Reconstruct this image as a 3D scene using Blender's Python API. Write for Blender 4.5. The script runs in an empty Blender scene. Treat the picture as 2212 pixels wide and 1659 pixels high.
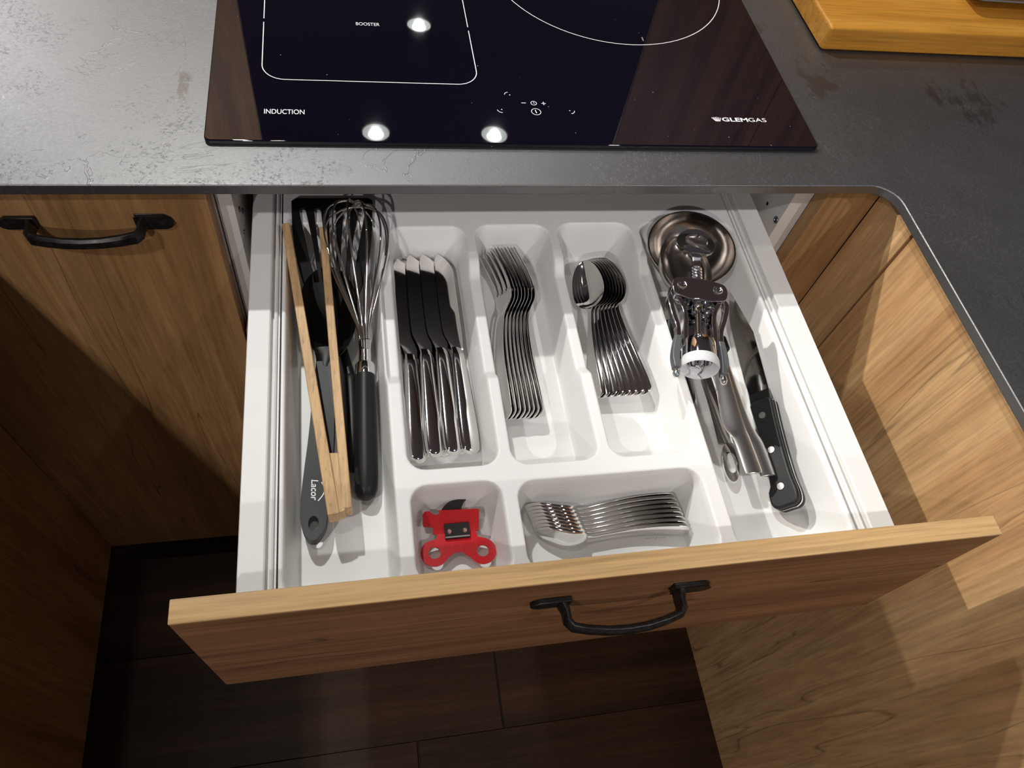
import bpy, bmesh, math, random
from math import sin, cos, pi, sqrt, radians, atan2
from mathutils import Vector, Matrix, Euler
from mathutils.geometry import tessellate_polygon
random.seed(4)
SC = bpy.context.scene
COL = SC.collection
# Coordinates: metres, X right, Y away from the camera, Z up; z = 0 is the top of the worktop.

# ------------------------------------------------------------------ camera, world, lamps, exposure
FPX = 1595.2140553
cam_d = bpy.data.cameras.new('camera')
cam = bpy.data.objects.new('camera', cam_d); COL.objects.link(cam)
cam_d.sensor_fit = 'HORIZONTAL'; cam_d.sensor_width = 36.0
cam_d.lens = 36.0 * FPX / 2212.0
cam_d.clip_start = 0.02
cam.rotation_mode = 'XYZ'
cam.location = (-0.17735396, -0.56612828, 0.46227054)
cam.rotation_euler = (0.5630240317, -0.1407794745, -0.1494525673)
SC.camera = cam

wd = bpy.data.worlds.new('showroom_world'); SC.world = wd; wd.use_nodes = True
wd.node_tree.nodes['Background'].inputs[0].default_value = (0.95, 0.88, 0.88, 1)
wd.node_tree.nodes['Background'].inputs[1].default_value = 0.13

SC.view_settings.view_transform = 'Standard'; SC.view_settings.look = 'None'
SC.view_settings.gamma = 1.0; SC.view_settings.use_curve_mapping = False
SC.view_settings.exposure = 0.0

def spot(name, loc, aim, power, col, size=70, blend=0.5, radius=0.022):
    d = bpy.data.lights.new(name, 'SPOT'); d.energy = power; d.color = col
    d.spot_size = radians(size); d.spot_blend = blend; d.shadow_soft_size = radius
    o = bpy.data.objects.new(name, d); COL.objects.link(o); o.location = loc
    o.rotation_euler = (Vector(aim) - Vector(loc)).to_track_quat('-Z', 'Y').to_euler()
    return o
AIM = (0.0, -0.20, -0.1)
spot('spot_far_left', (-1.88, 1.05, 1.50), (0.72, -0.50, -0.30), 250, (1.0, 0.96, 0.90), size=13, blend=0.8)
spot('spot_back_left', (-1.30, 1.62, 1.50), (-0.80, 0.50, 0.0), 92, (1.0, 0.99, 1.0), size=30, blend=1.0)
spot('spot_over_hob', (-0.53, 0.80, 1.50), AIM, 80, (0.98, 1.0, 0.97))
spot('spot_middle', (-0.45, -0.27, 1.50), AIM, 9, (1.0, 0.92, 0.80))
spot('spot_front_left', (-0.95, -1.20, 1.50), AIM, 36, (1.0, 0.96, 0.96))
spot('spot_front_right', (0.75, -1.20, 1.50), (0.28, -0.15, -0.1), 38, (1.0, 0.96, 0.96), size=36, blend=0.8)
spot('fill_far_front', (-0.9, -2.40, 1.50), AIM, 66, (1.0, 0.94, 0.91))  # added fill light, lifts the dark band of the drawer under the worktop
MIRRORED = [(-0.08, 1.797, 1.50), (0.386, 1.794, 1.50), (0.145, 2.508, 1.50)]
for p in MIRRORED:
    spot('spot_row', (p[0], p[1], p[2] + 0.006), AIM, 13, (1.0, 0.99, 0.99), radius=0.02)
spot('fill_left_cabinet', (-0.75, 0.25, 1.50), (-0.70, 1.15, 0.75), 110, (1.0, 0.92, 0.85), size=60)  # unseen fill, added so the left tall cabinet mirrors brown in the hob
spot('fill_right_cabinet', (1.05, 0.25, 1.50), (0.95, 1.15, 0.75), 30, (1.0, 0.92, 0.90), size=60)  # same kind of added fill, weaker, for the right tall cabinet

# ------------------------------------------------------------------ material helpers
def new_mat(name):
    m = bpy.data.materials.new(name); m.use_nodes = True
    nt = m.node_tree; b = nt.nodes['Principled BSDF']
    return m, nt, b
def setp(b, **k):
    for n, v in k.items():
        n = {'base': 'Base Color', 'rough': 'Roughness', 'metal': 'Metallic', 'spec': 'Specular IOR Level', 'ior': 'IOR',
             'trans': 'Transmission Weight', 'coat': 'Coat Weight', 'coatr': 'Coat Roughness', 'sub': 'Subsurface Weight'}[n]
        b.inputs[n].default_value = v
def N(nt, t, **k):
    n = nt.nodes.new(t)
    for a, v in k.items(): setattr(n, a, v)
    return n
def coords(nt, scale, rot=(0, 0, 0), loc=(0, 0, 0)):
    tc = N(nt, 'ShaderNodeTexCoord'); mp = N(nt, 'ShaderNodeMapping')
    mp.inputs['Scale'].default_value = scale; mp.inputs['Rotation'].default_value = rot; mp.inputs['Location'].default_value = loc
    nt.links.new(tc.outputs['Object'], mp.inputs['Vector']); return mp.outputs[0]
def noise(nt, vec, scale, detail=4, rough=0.55, dist=0.0):
    n = N(nt, 'ShaderNodeTexNoise'); n.inputs['Scale'].default_value = scale; n.inputs['Detail'].default_value = detail
    n.inputs['Roughness'].default_value = rough; n.inputs['Distortion'].default_value = dist
    nt.links.new(vec, n.inputs['Vector']); return n.outputs['Fac']
def ramp(nt, fac, stops, interp='LINEAR'):
    r = N(nt, 'ShaderNodeValToRGB'); r.color_ramp.interpolation = interp
    e = r.color_ramp.elements
    while len(e) < len(stops): e.new(0.5)
    for el, (p, c) in zip(e, stops):
        el.position = p; el.color = c if len(c) == 4 else (*c, 1)
    nt.links.new(fac, r.inputs[0]); return r.outputs[0]
def mix(nt, fac, a, b, mode='MIX'):
    m = N(nt, 'ShaderNodeMix', data_type='RGBA', blend_type=mode)
    for s, v in ((0, fac), (6, a), (7, b)):
        if hasattr(v, 'is_output'): nt.links.new(v, m.inputs[s])
        else: m.inputs[s].default_value = v if s == 0 else (*v, 1)
    return m.outputs[2]
def bump(nt, b, h, strength, dist=0.001):
    n = N(nt, 'ShaderNodeBump'); n.inputs['Strength'].default_value = strength; n.inputs['Distance'].default_value = dist
    nt.links.new(h, n.inputs['Height']); nt.links.new(n.outputs[0], b.inputs['Normal'])
def g(v): return (v, v, v)

def wood_mat(name, axis, dark, mid, light, knots=True, rough=0.5, fibre=260, seed=0.0, crack=0.7, flecks=False):
    """grain runs along axis (0 x, 1 y, 2 z)"""
    m, nt, b = new_mat(name)
    def st(long, cross):
        s = [cross] * 3; s[axis] = long; return s
    broad = noise(nt, coords(nt, st(0.55, 11.0), loc=(seed, seed * 2, seed)), 1.6, 5, 0.6, 0.35)
    base = ramp(nt, broad, [(0.28, dark), (0.47, mid), (0.62, light), (0.8, mid)])
    streak = noise(nt, coords(nt, st(1.4, 75.0), loc=(seed, 0, seed)), 1.5, 4, 0.6, 0.3)
    base = mix(nt, 0.75, base, ramp(nt, streak, [(0.25, g(0.66)), (0.5, g(0.98)), (0.75, g(1.16))]), 'MULTIPLY')
    fib = noise(nt, coords(nt, st(14.0, fibre)), 1.0, 3, 0.6)
    base = mix(nt, 0.55, base, ramp(nt, fib, [(0.3, g(0.62)), (0.55, g(1.05)), (0.8, g(1.3))]), 'MULTIPLY')
    hgt = fib
    if knots:
        cr = noise(nt, coords(nt, st(0.75, 12.0), loc=(seed * 3, 1.7, seed)), 1.0, 3, 0.5, 0.6)
        line = ramp(nt, cr, [(0.0, g(1)), (0.586, g(1)), (0.590, g(0.15)), (0.594, g(1)), (1.0, g(1))])
        base = mix(nt, crack, base, line, 'MULTIPLY')
        bl = noise(nt, coords(nt, (9, 9, 9), loc=(seed, 4, 2)), 1.0, 5, 0.7)
        base = mix(nt, 0.5, base, ramp(nt, bl, [(0.35, g(0.8)), (0.55, g(1.0)), (0.75, (1.12, 1.10, 1.08))]), 'MULTIPLY')
    if flecks:
        fk = noise(nt, coords(nt, st(110.0, 620.0)), 1.0, 2, 0.5)
        base = mix(nt, 0.6, base, ramp(nt, fk, [(0.60, g(1)), (0.68, g(0.55))]), 'MULTIPLY')
    nt.links.new(base, b.inputs['Base Color']); setp(b, rough=rough, spec=0.35)
    bump(nt, b, hgt, 0.25, 0.0006)
    return m
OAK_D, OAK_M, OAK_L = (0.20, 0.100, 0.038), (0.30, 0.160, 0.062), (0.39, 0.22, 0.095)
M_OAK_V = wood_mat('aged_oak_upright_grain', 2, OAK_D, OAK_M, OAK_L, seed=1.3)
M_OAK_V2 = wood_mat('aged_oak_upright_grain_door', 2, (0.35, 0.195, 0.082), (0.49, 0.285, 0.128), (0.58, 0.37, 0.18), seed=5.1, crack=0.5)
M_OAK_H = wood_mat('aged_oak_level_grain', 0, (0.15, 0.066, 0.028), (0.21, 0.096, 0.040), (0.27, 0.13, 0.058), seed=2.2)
M_OAK_EDGE = wood_mat('oak_edge_band', 0, (0.36, 0.215, 0.085), (0.46, 0.285, 0.12), (0.52, 0.335, 0.155), knots=False, fibre=420)
M_FLOOR = wood_mat('dark_floor_laminate', 0, (0.026, 0.011, 0.004), (0.046, 0.020, 0.008), (0.066, 0.031, 0.014), rough=0.45, seed=7.7, crack=0.4)
M_BOARD = wood_mat('golden_board_wood', 0, (0.36, 0.145, 0.016), (0.52, 0.23, 0.030), (0.62, 0.30, 0.048), knots=False, rough=0.35, fibre=300)
M_BEECH = wood_mat('beech', 1, (0.48, 0.29, 0.13), (0.58, 0.37, 0.18), (0.66, 0.44, 0.24), knots=False, rough=0.5, fibre=380, flecks=True)
M_FARWOOD = wood_mat('far_cabinet_wood', 2, OAK_D, OAK_M, OAK_L, seed=3.0)

def plain(name, col, rough=0.4, metal=0.0, spec=0.5, grain=0.0, gs=900, **k):
    m, nt, b = new_mat(name); setp(b, base=(*col, 1), rough=rough, metal=metal, spec=spec, **k)
    if grain: bump(nt, b, noise(nt, coords(nt, (1, 1, 1)), gs, 3), grain, 0.0004)
    return m
M_WHITE = plain('white_drawer_metal', (0.78, 0.775, 0.755), 0.5, spec=0.3)
M_TRAY = plain('white_tray_plastic', (0.79, 0.785, 0.77), 0.36, spec=0.35, grain=0.05, gs=700)
M_CARC = plain('pale_carcass_board', (0.62, 0.59, 0.56), 0.55)
M_DKGAP = plain('black_plinth', (0.008, 0.007, 0.007), 0.6)
M_SCREW = plain('zinc_screw', (0.16, 0.18, 0.20), 0.35, 0.9)
M_HOLE = plain('drill_hole_dark', (0.006, 0.006, 0.006), 0.9)
M_NYLON = plain('black_nylon', (0.006, 0.006, 0.0065), 0.40, spec=0.25, grain=0.06)
M_GRIP = plain('dark_grey_grip', (0.030, 0.033, 0.035), 0.45, spec=0.3, grain=0.10)
M_BLKGRIP = plain('black_grip', (0.011, 0.0115, 0.012), 0.42, spec=0.28, grain=0.10)
M_PRINT = plain('white_print', (0.85, 0.85, 0.85), 0.5)
M_PRINTG = plain('grey_print', (0.50, 0.48, 0.52), 0.5)
M_RED = plain('red_lacquer', (0.50, 0.008, 0.014), 0.24, spec=0.7, grain=0.18, gs=420, coat=0.25, coatr=0.18)
M_BLKSTEEL = plain('blackened_steel', (0.006, 0.005, 0.005), 0.35)
M_RIVET = plain('copper_toned_rivet', (0.62, 0.36, 0.33), 0.3, 0.9)
M_FROST = plain('frosted_white_plastic', (0.80, 0.81, 0.82), 0.35, trans=0.25)
M_GREYGRIP = plain('grey_lever_grip', (0.085, 0.088, 0.092), 0.38)
M_CEIL = plain('violet_grey_ceiling', (0.40, 0.375, 0.42), 0.9)
M_LAMP = plain('dark_lamp_housing', (0.05, 0.05, 0.05), 0.5)

def steel(name, col, rough, brushed=False):
    m, nt, b = new_mat(name); setp(b, base=(*col, 1), rough=rough, metal=1.0)
    if brushed:
        f = noise(nt, coords(nt, (900, 12, 900)), 1.0, 2, 0.5)
        r = ramp(nt, f, [(0.3, g(rough * 0.7)), (0.7, g(rough * 1.4))])
        nt.links.new(r, b.inputs['Roughness'])
    else:
        f = noise(nt, coords(nt, (1, 1, 1)), 1400, 2)
        r = ramp(nt, f, [(0.62, g(rough)), (0.76, g(rough + 0.10))])
        nt.links.new(r, b.inputs['Roughness'])
    return m
M_STEEL = steel('polished_steel', (0.80, 0.78, 0.76), 0.07)
M_CHROME = steel('chrome', (0.84, 0.85, 0.87), 0.05)
M_BRUSH = plain('brushed_steel', (0.68, 0.665, 0.64), 0.30, 1.0)
M_SATIN = plain('satin_bowl_steel', (0.62, 0.575, 0.53), 0.18, 1.0)

def iron_mat():
    m, nt, b = new_mat('antique_black_iron')
    n = noise(nt, coords(nt, (1, 1, 1)), 160, 5, 0.7)
    c = ramp(nt, n, [(0.35, (0.010, 0.008, 0.007)), (0.6, (0.028, 0.025, 0.023)), (0.78, (0.09, 0.085, 0.08))])
    nt.links.new(c, b.inputs['Base Color']); setp(b, rough=0.36, metal=0.55, spec=0.6)
    bump(nt, b, n, 0.12, 0.0005); return m
M_IRON = iron_mat()

def worktop_mat():
    m, nt, b = new_mat('charcoal_stone_laminate')
    big = noise(nt, coords(nt, (1, 1, 1)), 5.0, 6, 0.62, 0.8)
    c = ramp(nt, big, [(0.30, (0.011, 0.011, 0.012)), (0.5, (0.016, 0.016, 0.017)), (0.72, (0.024, 0.024, 0.025))])
    fine = noise(nt, coords(nt, (1, 1, 1)), 420, 4, 0.7)
    # worn patches: glossier and flatter
    pat = noise(nt, coords(nt, (6.5, 3.2, 1), rot=(0, 0, 0.6), loc=(3.1, 0.7, 0)), 1.4, 8, 0.72, 0.3)
    pm = ramp(nt, pat, [(0.0, g(0)), (0.60, g(0)), (0.63, g(1)), (1, g(1))])
    # trowel lines
    ln = noise(nt, coords(nt, (7, 9, 1), rot=(0, 0, 0.5)), 1.0, 5, 0.6, 1.6)
    lm = ramp(nt, ln, [(0.0, g(0)), (0.498, g(0)), (0.5, g(1)), (0.502, g(0)), (1, g(0))])
    brk = ramp(nt, noise(nt, coords(nt, (1, 1, 1), loc=(9, 2, 0)), 9.0, 3), [(0.46, g(0)), (0.60, g(1))])
    lmk = mix(nt, 1.0, lm, brk, 'MULTIPLY')
    c = mix(nt, 0.35, c, mix(nt, lmk, (1, 1, 1), (2.2, 2.2, 2.2)), 'MULTIPLY')
    nt.links.new(c, b.inputs['Base Color'])
    r = ramp(nt, fine, [(0.3, g(0.42)), (0.7, g(0.52))])
    r = mix(nt, pm, r, (0.33, 0.33, 0.33))
    nt.links.new(r, b.inputs['Roughness']); setp(b, spec=1.0, ior=1.82)
    mid = noise(nt, coords(nt, (1, 1, 1)), 70, 6, 0.7)
    sp = noise(nt, coords(nt, (1, 1, 1), loc=(1, 3, 0)), 300, 4, 0.75)
    spots = mix(nt, 1.0, ramp(nt, sp, [(0.56, g(0)), (0.64, g(1))]), ramp(nt, noise(nt, coords(nt, (1, 1, 1), loc=(2.2, 5.1, 0)), 10, 5, 0.7), [(0.5, g(0)), (0.60, g(1))]), 'MULTIPLY')
    h = mix(nt, 0.45, mid, fine)
    h = mix(nt, 0.5, h, spots)
    h = mix(nt, 0.35, h, lmk)
    bump(nt, b, h, 0.34, 0.0014)
    return m
M_TOP = worktop_mat()

def glass_mat():
    m, nt, b = new_mat('black_hob_glass')
    v = N(nt, 'ShaderNodeTexVoronoi'); v.inputs['Scale'].default_value = 95
    nt.links.new(coords(nt, (1, 1, 1)), v.inputs['Vector'])
    sep = N(nt, 'ShaderNodeSeparateColor'); nt.links.new(v.outputs['Color'], sep.inputs[0])
    mt = N(nt, 'ShaderNodeMath', operation='MULTIPLY'); mt.inputs[1].default_value = 0.115
    nt.links.new(sep.outputs[0], mt.inputs[0])
    pw = N(nt, 'ShaderNodeMath', operation='SUBTRACT'); nt.links.new(mt.outputs[0], pw.inputs[0]); pw.inputs[1].default_value = 0.060
    lt = N(nt, 'ShaderNodeMath', operation='LESS_THAN'); nt.links.new(v.outputs['Distance'], lt.inputs[0]); nt.links.new(pw.outputs[0], lt.inputs[1])
    c = mix(nt, lt.outputs[0], (0.0026, 0.0020, 0.0066), (0.32, 0.30, 0.34))
    nt.links.new(c, b.inputs['Base Color']); setp(b, rough=0.018, ior=1.52, spec=0.62)
    return m
M_GLASS = glass_mat()

def emis(name, col, s):
    m, nt, b = new_mat(name); setp(b, base=(0.9, 0.9, 0.9, 1))
    b.inputs['Emission Color'].default_value = (*col, 1); b.inputs['Emission Strength'].default_value = s
    return m
M_LENS = emis('lit_lamp_lens', (1.0, 0.98, 0.93), 26)
M_LENSRIM = emis('lit_lamp_reflector', (0.85, 0.92, 0.85), 5)

# ------------------------------------------------------------------ mesh helpers: every shape is (verts, faces)
def join(*ms):
    V, F = [], []
    for v, f in ms:
        o = len(V); V += list(v); F += [tuple(i + o for i in q) for q in f]
    return V, F
def xf(m, fn):
    return [tuple(fn(*p)) for p in m[0]], m[1]
def mv(m, dx=0, dy=0, dz=0): return xf(m, lambda x, y, z: (x + dx, y + dy, z + dz))
def rotm(m, e, loc=(0, 0, 0)):
    R = Euler(e).to_matrix(); L = Vector(loc)
    return [tuple(R @ Vector(p) + L) for p in m[0]], m[1]
def box(x0, x1, y0, y1, z0, z1):
    V = [(x, y, z) for z in (z0, z1) for y in (y0, y1) for x in (x0, x1)]
    return V, [(0, 2, 3, 1), (4, 5, 7, 6), (0, 1, 5, 4), (1, 3, 7, 5), (3, 2, 6, 7), (2, 0, 4, 6)]
def loft(secs, cap=True, closed=False):
    n = len(secs[0]); V = [p for s in secs for p in s]; F = []
    m = len(secs)
    for i in range(m if closed else m - 1):
        a, b = i * n, ((i + 1) % m) * n
        for j in range(n):
            k = (j + 1) % n; F.append((a + j, a + k, b + k, b + j))
    if cap and not closed:
        F.append(tuple(range(n - 1, -1, -1))); F.append(tuple((m - 1) * n + j for j in range(n)))
    return V, F
def tube(path, r, n=8, closed=False, flat=1.0):
    P = [Vector(p) for p in path]; m = len(P)
    rs = r if isinstance(r, (list, tuple)) else [r] * m
    def tan(i):
        if closed: return (P[(i + 1) % m] - P[i - 1]).normalized()
        return (P[min(i + 1, m - 1)] - P[max(i - 1, 0)]).normalized()
    t = tan(0); up = Vector((0, 0, 1)) if abs(t.z) < 0.9 else Vector((1, 0, 0))
    nrm = (up - t * up.dot(t)).normalized(); secs = []
    for i in range(m):
        t2 = tan(i)
        nrm = (nrm - t2 * nrm.dot(t2)).normalized(); bi = t2.cross(nrm)
        secs.append([tuple(P[i] + (nrm * cos(a) * flat + bi * sin(a)) * rs[i]) for a in (2 * pi * k / n for k in range(n))])
    return loft(secs, closed=closed)
def lathe(prof, n=32, closed=False):
    """prof: (radius, height) list, turned round z"""
    return loft([[(r * cos(2 * pi * k / n), r * sin(2 * pi * k / n), h) for k in range(n)] for r, h in prof], closed=closed)
def plate(outer, holes, z0, z1):
    loops = [outer] + list(holes)
    tri = tessellate_polygon([[Vector((x, y, 0)) for x, y in l] for l in loops]) if holes else []
    flat = [p for l in loops for p in l]; n = len(flat)
    V = [(x, y, z1) for x, y in flat] + [(x, y, z0) for x, y in flat]; F = []
    for a, b, c in tri:
        (ax, ay), (bx, by), (cx, cy) = flat[a], flat[b], flat[c]
        if (bx - ax) * (cy - ay) - (by - ay) * (cx - ax) < 0: b, c = c, b
        F.append((a, b, c)); F.append((a + n, c + n, b + n))
    if not holes: F += [tuple(range(n)), tuple(range(2 * n - 1, n - 1, -1))]
    o = 0
    for li, l in enumerate(loops):
        k = len(l); area = sum(l[i][0] * l[(i + 1) % k][1] - l[(i + 1) % k][0] * l[i][1] for i in range(k))
        rev = (area < 0) != (li > 0)
        for i in range(k):
            a, b = o + i, o + (i + 1) % k
            F.append((a, b, b + n, a + n) if rev else (b, a, a + n, b + n))
        o += k
    return V, F
def circ(cx, cy, r, n=24, r2=None, a0=0, a1=2 * pi):
    full = abs(a1 - a0 - 2 * pi) < 1e-6
    return [(cx + r * cos(a0 + (a1 - a0) * k / (n if full else n - 1)), cy + (r2 or r) * sin(a0 + (a1 - a0) * k / (n if full else n - 1))) for k in range(n)]
def rrect(x0, x1, y0, y1, r, n=6):
    P = []
    for cx, cy, a in ((x1 - r, y1 - r, 0), (x0 + r, y1 - r, pi / 2), (x0 + r, y0 + r, pi), (x1 - r, y0 + r, 3 * pi / 2)):
        P += [(cx + r * cos(a + pi / 2 * k / n), cy + r * sin(a + pi / 2 * k / n)) for k in range(n + 1)]
    return P
def spline(pts, n=8):
    """Catmull-Rom through tuples of any length"""
    out = []; L = len(pts)
    for i in range(L - 1):
        p0, p1, p2, p3 = pts[max(i - 1, 0)], pts[i], pts[i + 1], pts[min(i + 2, L - 1)]
        for k in range(n):
            t = k / n
            out.append(tuple(0.5 * (2 * b + (c - a) * t + (2 * a - 5 * b + 4 * c - d) * t * t + (3 * b - a - 3 * c + d) * t ** 3) for a, b, c, d in zip(p0, p1, p2, p3)))
    out.append(tuple(pts[-1])); return out
def ribbon(path, w, z):
    """flat printed line on a level surface"""
    V, F = [], []
    for i, p in enumerate(path):
        a = Vector(path[max(i - 1, 0)]); b = Vector(path[min(i + 1, len(path) - 1)]); d = (b - a).normalized(); nn = Vector((-d.y, d.x)) * w / 2
        V += [(p[0] + nn.x, p[1] + nn.y, z), (p[0] - nn.x, p[1] - nn.y, z)]
    for i in range(len(path) - 1): F.append((2 * i, 2 * i + 1, 2 * i + 3, 2 * i + 2))
    return V, F

ORG = {}
def tag(o, label=None, cat=None, group=None, kind=None):
    for k, v in (('label', label), ('category', cat), ('group', group), ('kind', kind)):
        if v: o[k] = v
    return o
def root(name, label, cat, loc, group=None):
    o = bpy.data.objects.new(name, None); COL.objects.link(o); o.location = loc; o.empty_display_size = 0.02
    ORG[o] = Vector(loc); return tag(o, label, cat, group)
def mk(name, m, mat, parent=None, loc=None, smooth=35, bevel=0, seg=2):
    """one mesh object; m is in world coordinates, its origin goes to the parent's (or loc)"""
    O = ORG[parent] if parent else Vector(loc or (0, 0, 0))
    me = bpy.data.meshes.new(name)
    me.from_pydata([(p[0] - O.x, p[1] - O.y, p[2] - O.z) for p in m[0]], [], m[1]); me.validate()
    if len(m[1]) < 60000:
        bm = bmesh.new(); bm.from_mesh(me); bmesh.ops.recalc_face_normals(bm, faces=bm.faces[:]); bm.to_mesh(me); bm.free()
    me.update()
    if smooth:
        me.polygons.foreach_set('use_smooth', [True] * len(me.polygons))
        if smooth < 180: me.set_sharp_from_angle(angle=radians(smooth))
    me.materials.append(mat)
    o = bpy.data.objects.new(name, me); COL.objects.link(o); ORG[o] = O
    if parent: o.parent = parent
    else: o.location = O
    if bevel:
        b = o.modifiers.new('bevel', 'BEVEL'); b.width = bevel; b.segments = seg; b.limit_method = 'ANGLE'; b.angle_limit = radians(40)
        b.harden_normals = True
    return o
def text_mesh(s, bold=0.0, shear=0.0):
    cu = bpy.data.curves.new('t', 'FONT'); cu.body = s; cu.offset = bold; cu.shear = shear; cu.size = 1.0
    ob = bpy.data.objects.new('t', cu); COL.objects.link(ob)
    dg = bpy.context.evaluated_depsgraph_get(); me = bpy.data.meshes.new_from_object(ob.evaluated_get(dg))
    V = [tuple(v.co) for v in me.vertices]; F = [tuple(p.vertices) for p in me.polygons]
    bpy.data.objects.remove(ob); bpy.data.meshes.remove(me); bpy.data.curves.remove(cu)
    return V, F
def fit(m, x0, x1, y0, y1, z):
    xs = [p[0] for p in m[0]]; ys = [p[1] for p in m[0]]; a, b, c, d = min(xs), max(xs), min(ys), max(ys)
    return xf(m, lambda x, y, _: (x0 + (x - a) / (b - a) * (x1 - x0), y0 + (y - c) / (d - c) * (y1 - y0), z))
def dup(o, parent=None):
    c = o.copy(); COL.objects.link(c)
    if parent: c.parent = parent
    for ch in list(o.children): dup(ch, c)
    return c

# ------------------------------------------------------------------ the setting
ZF = -0.94                                     # floor level
fl = mk('floor', box(-2.2, 2.2, -2.2, 3.2, ZF - 0.04, ZF - 0.004), M_DKGAP, loc=(0, 0, ZF)); tag(fl, kind='structure')
plank = mk('floor_plank', box(0, 1.215, 0, 0.190, ZF - 0.006, ZF), M_FLOOR, fl, bevel=0.0008, seg=1)
first = True
for row in range(11):
    y = -0.415 + 0.1905 * (row - 6)
    for k in range(-2, 2):
        x = -0.117 + k * 1.218 + (0 if row == 5 else [0.42, 0.8, 0.15, 0.63][row % 4])
        o = plank if first else dup(plank, fl)
        first = False; o.location = (x, y, 0)
ce = mk('ceiling', box(-3.0, 3.0, -2.6, 4.0, 1.56, 1.62), M_CEIL, loc=(0, 0, 1.56)); tag(ce, kind='structure')

for k, (p, lab) in enumerate(zip(MIRRORED, ('round ceiling spotlight mirrored near the front edge of the hob, above the left',
                                            'round ceiling spotlight mirrored near the front edge of the hob, below the touch controls',
                                            'round ceiling spotlight mirrored inside the square cooking zone beside the printed word'))):
    r = root('ceiling_spotlight', lab, 'spotlight', (p[0], p[1], 1.56), 'ceiling spotlights mirrored in the hob')
    def at(m): return mv(m, p[0], p[1], 0)
    mk('housing', at(lathe([(0.030, 1.56), (0.058, 1.56), (0.058, 1.502), (0.054, 1.498), (0.0515, 1.505), (0.048, 1.53), (0.030, 1.53)])), M_LAMP, r)
    mk('reflector', at(lathe([(0.0510, 1.503), (0.030, 1.512), (0.0299, 1.514), (0.0510, 1.506)], closed=True)), M_LENSRIM, r)
    mk('lens', at(lathe([(0.0005, 1.510), (0.030, 1.512), (0.030, 1.516), (0.0005, 1.516)])), M_LENS, r)

for x0, x1, lab in ((-0.95, -0.417, 'tall brown wooden cabinet mirrored at the left end of the hob'), (0.603, 1.95, 'tall dark wooden cabinet mirrored at the right end of the hob')):
    r = root('tall_cabinet', lab, 'cabinet', ((x0 + x1) / 2, 1.3, ZF), 'tall cabinets mirrored in the hob')
    mk('body', box(x0 + 0.04, x1 - 0.04, 1.160, 1.19, ZF, 1.55), M_FARWOOD, r, bevel=0.002)
    w = (x1 - x0) / 3
    for k in range(3): mk('door', box(x0 + k * w + 0.001, x0 + (k + 1) * w - 0.001, 1.15, 1.159, ZF + 0.1, 1.54), M_FARWOOD, r, bevel=0.002)

# ------------------------------------------------------------------ worktop (one continuous U)
YC, XR, XL, TH = -0.0755, 0.3545, -0.535, 0.011
def corner(cx, cy, r, a0, a1, n=10): return [(cx + r * cos(a0 + (a1 - a0) * k / n), cy + r * sin(a0 + (a1 - a0) * k / n)) for k in range(n + 1)]
rc = 0.026
out = [(1.0, -1.25), (1.0, 0.62), (-1.2, 0.62), (-1.2, -1.25), (XL, -1.25)]
out += corner(XL + rc, YC - rc, rc, pi, pi / 2)
out += corner(XR - rc, YC - rc, rc, pi / 2, 0)
out += [(XR, -1.25)]
wt = mk('worktop', plate(out, [], -TH, 0), M_TOP, loc=(0, 0.2, -TH), bevel=0.0016, seg=3)
tag(wt, 'dark grey stone-look worktop running round the corner above the open drawer', 'worktop')

# ------------------------------------------------------------------ hob
HX0, HX1, HY0, HY1 = -0.3013, 0.2887, -0.0262, 0.486
hob = root('induction_hob', 'black glass induction hob with white printed zones set on the worktop', 'hob', (-0.0063, 0.23, 0.0))
hg = mk('glass_plate', plate(rrect(HX0, HX1, HY0, HY1, 0.006), [], 0.0004, 0.005), M_GLASS, hob, bevel=0.0012, seg=3)
ZP = 0.00512
def pr(name, m, mat=M_PRINT): return mk(name, m, mat, hg, smooth=0)
# square zone outline (with gaps) and round zone
x0, x1, y0, y1, rr = -0.2555, -0.0510, 0.0584, 0.262, 0.021
R = rrect(x0, x1, y0, y1, rr, 10)
k11 = 11
left = [(x0, 0.1468), (x0, y0 + rr)] + R[2 * k11:3 * k11]
bott = R[3 * k11:4 * k11]
seg1 = [(x0, 0.147), (x0, 0.11)] + R[2 * k11:3 * k11] + R[3 * k11:4 * k11] + [(x1, 0.10), (x1, 0.1468)]
seg2 = [(x1, 0.1528), (x1, 0.2)] + R[0:k11] + R[k11:2 * k11] + [(x0, 0.2), (x0, 0.1528)]
pr('zone_outline', join(ribbon(seg1, 0.0009, ZP), ribbon(seg2, 0.0009, ZP)))
c = [(0.1263 + 0.1395 * cos(2 * pi * k / 96 + 0.01), 0.2735 + 0.1395 * sin(2 * pi * k / 96 + 0.01)) for k in range(97)]
pr('zone_outline', ribbon(c, 0.0010, ZP))
c2 = [(-0.153 + 0.072 * cos(2 * pi * k / 64), 0.385 + 0.072 * sin(2 * pi * k / 64)) for k in range(65)]
pr('zone_outline', ribbon(c2, 0.0009, ZP))
pr('lettering', fit(text_mesh('INDUCTION', 0.008), -0.2522, -0.2170, 0.0095, 0.0160, ZP))
pr('lettering', fit(text_mesh('BOOSTER', 0.003), -0.1660, -0.1423, 0.1480, 0.1532, ZP))
pr('lettering', fit(text_mesh('GLEM', 0.022), 0.1940, 0.2225, 0.0112, 0.0172, ZP))
pr('lettering', fit(text_mesh('GAS', 0.0), 0.2232, 0.2431, 0.0114, 0.0172, ZP))
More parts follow.
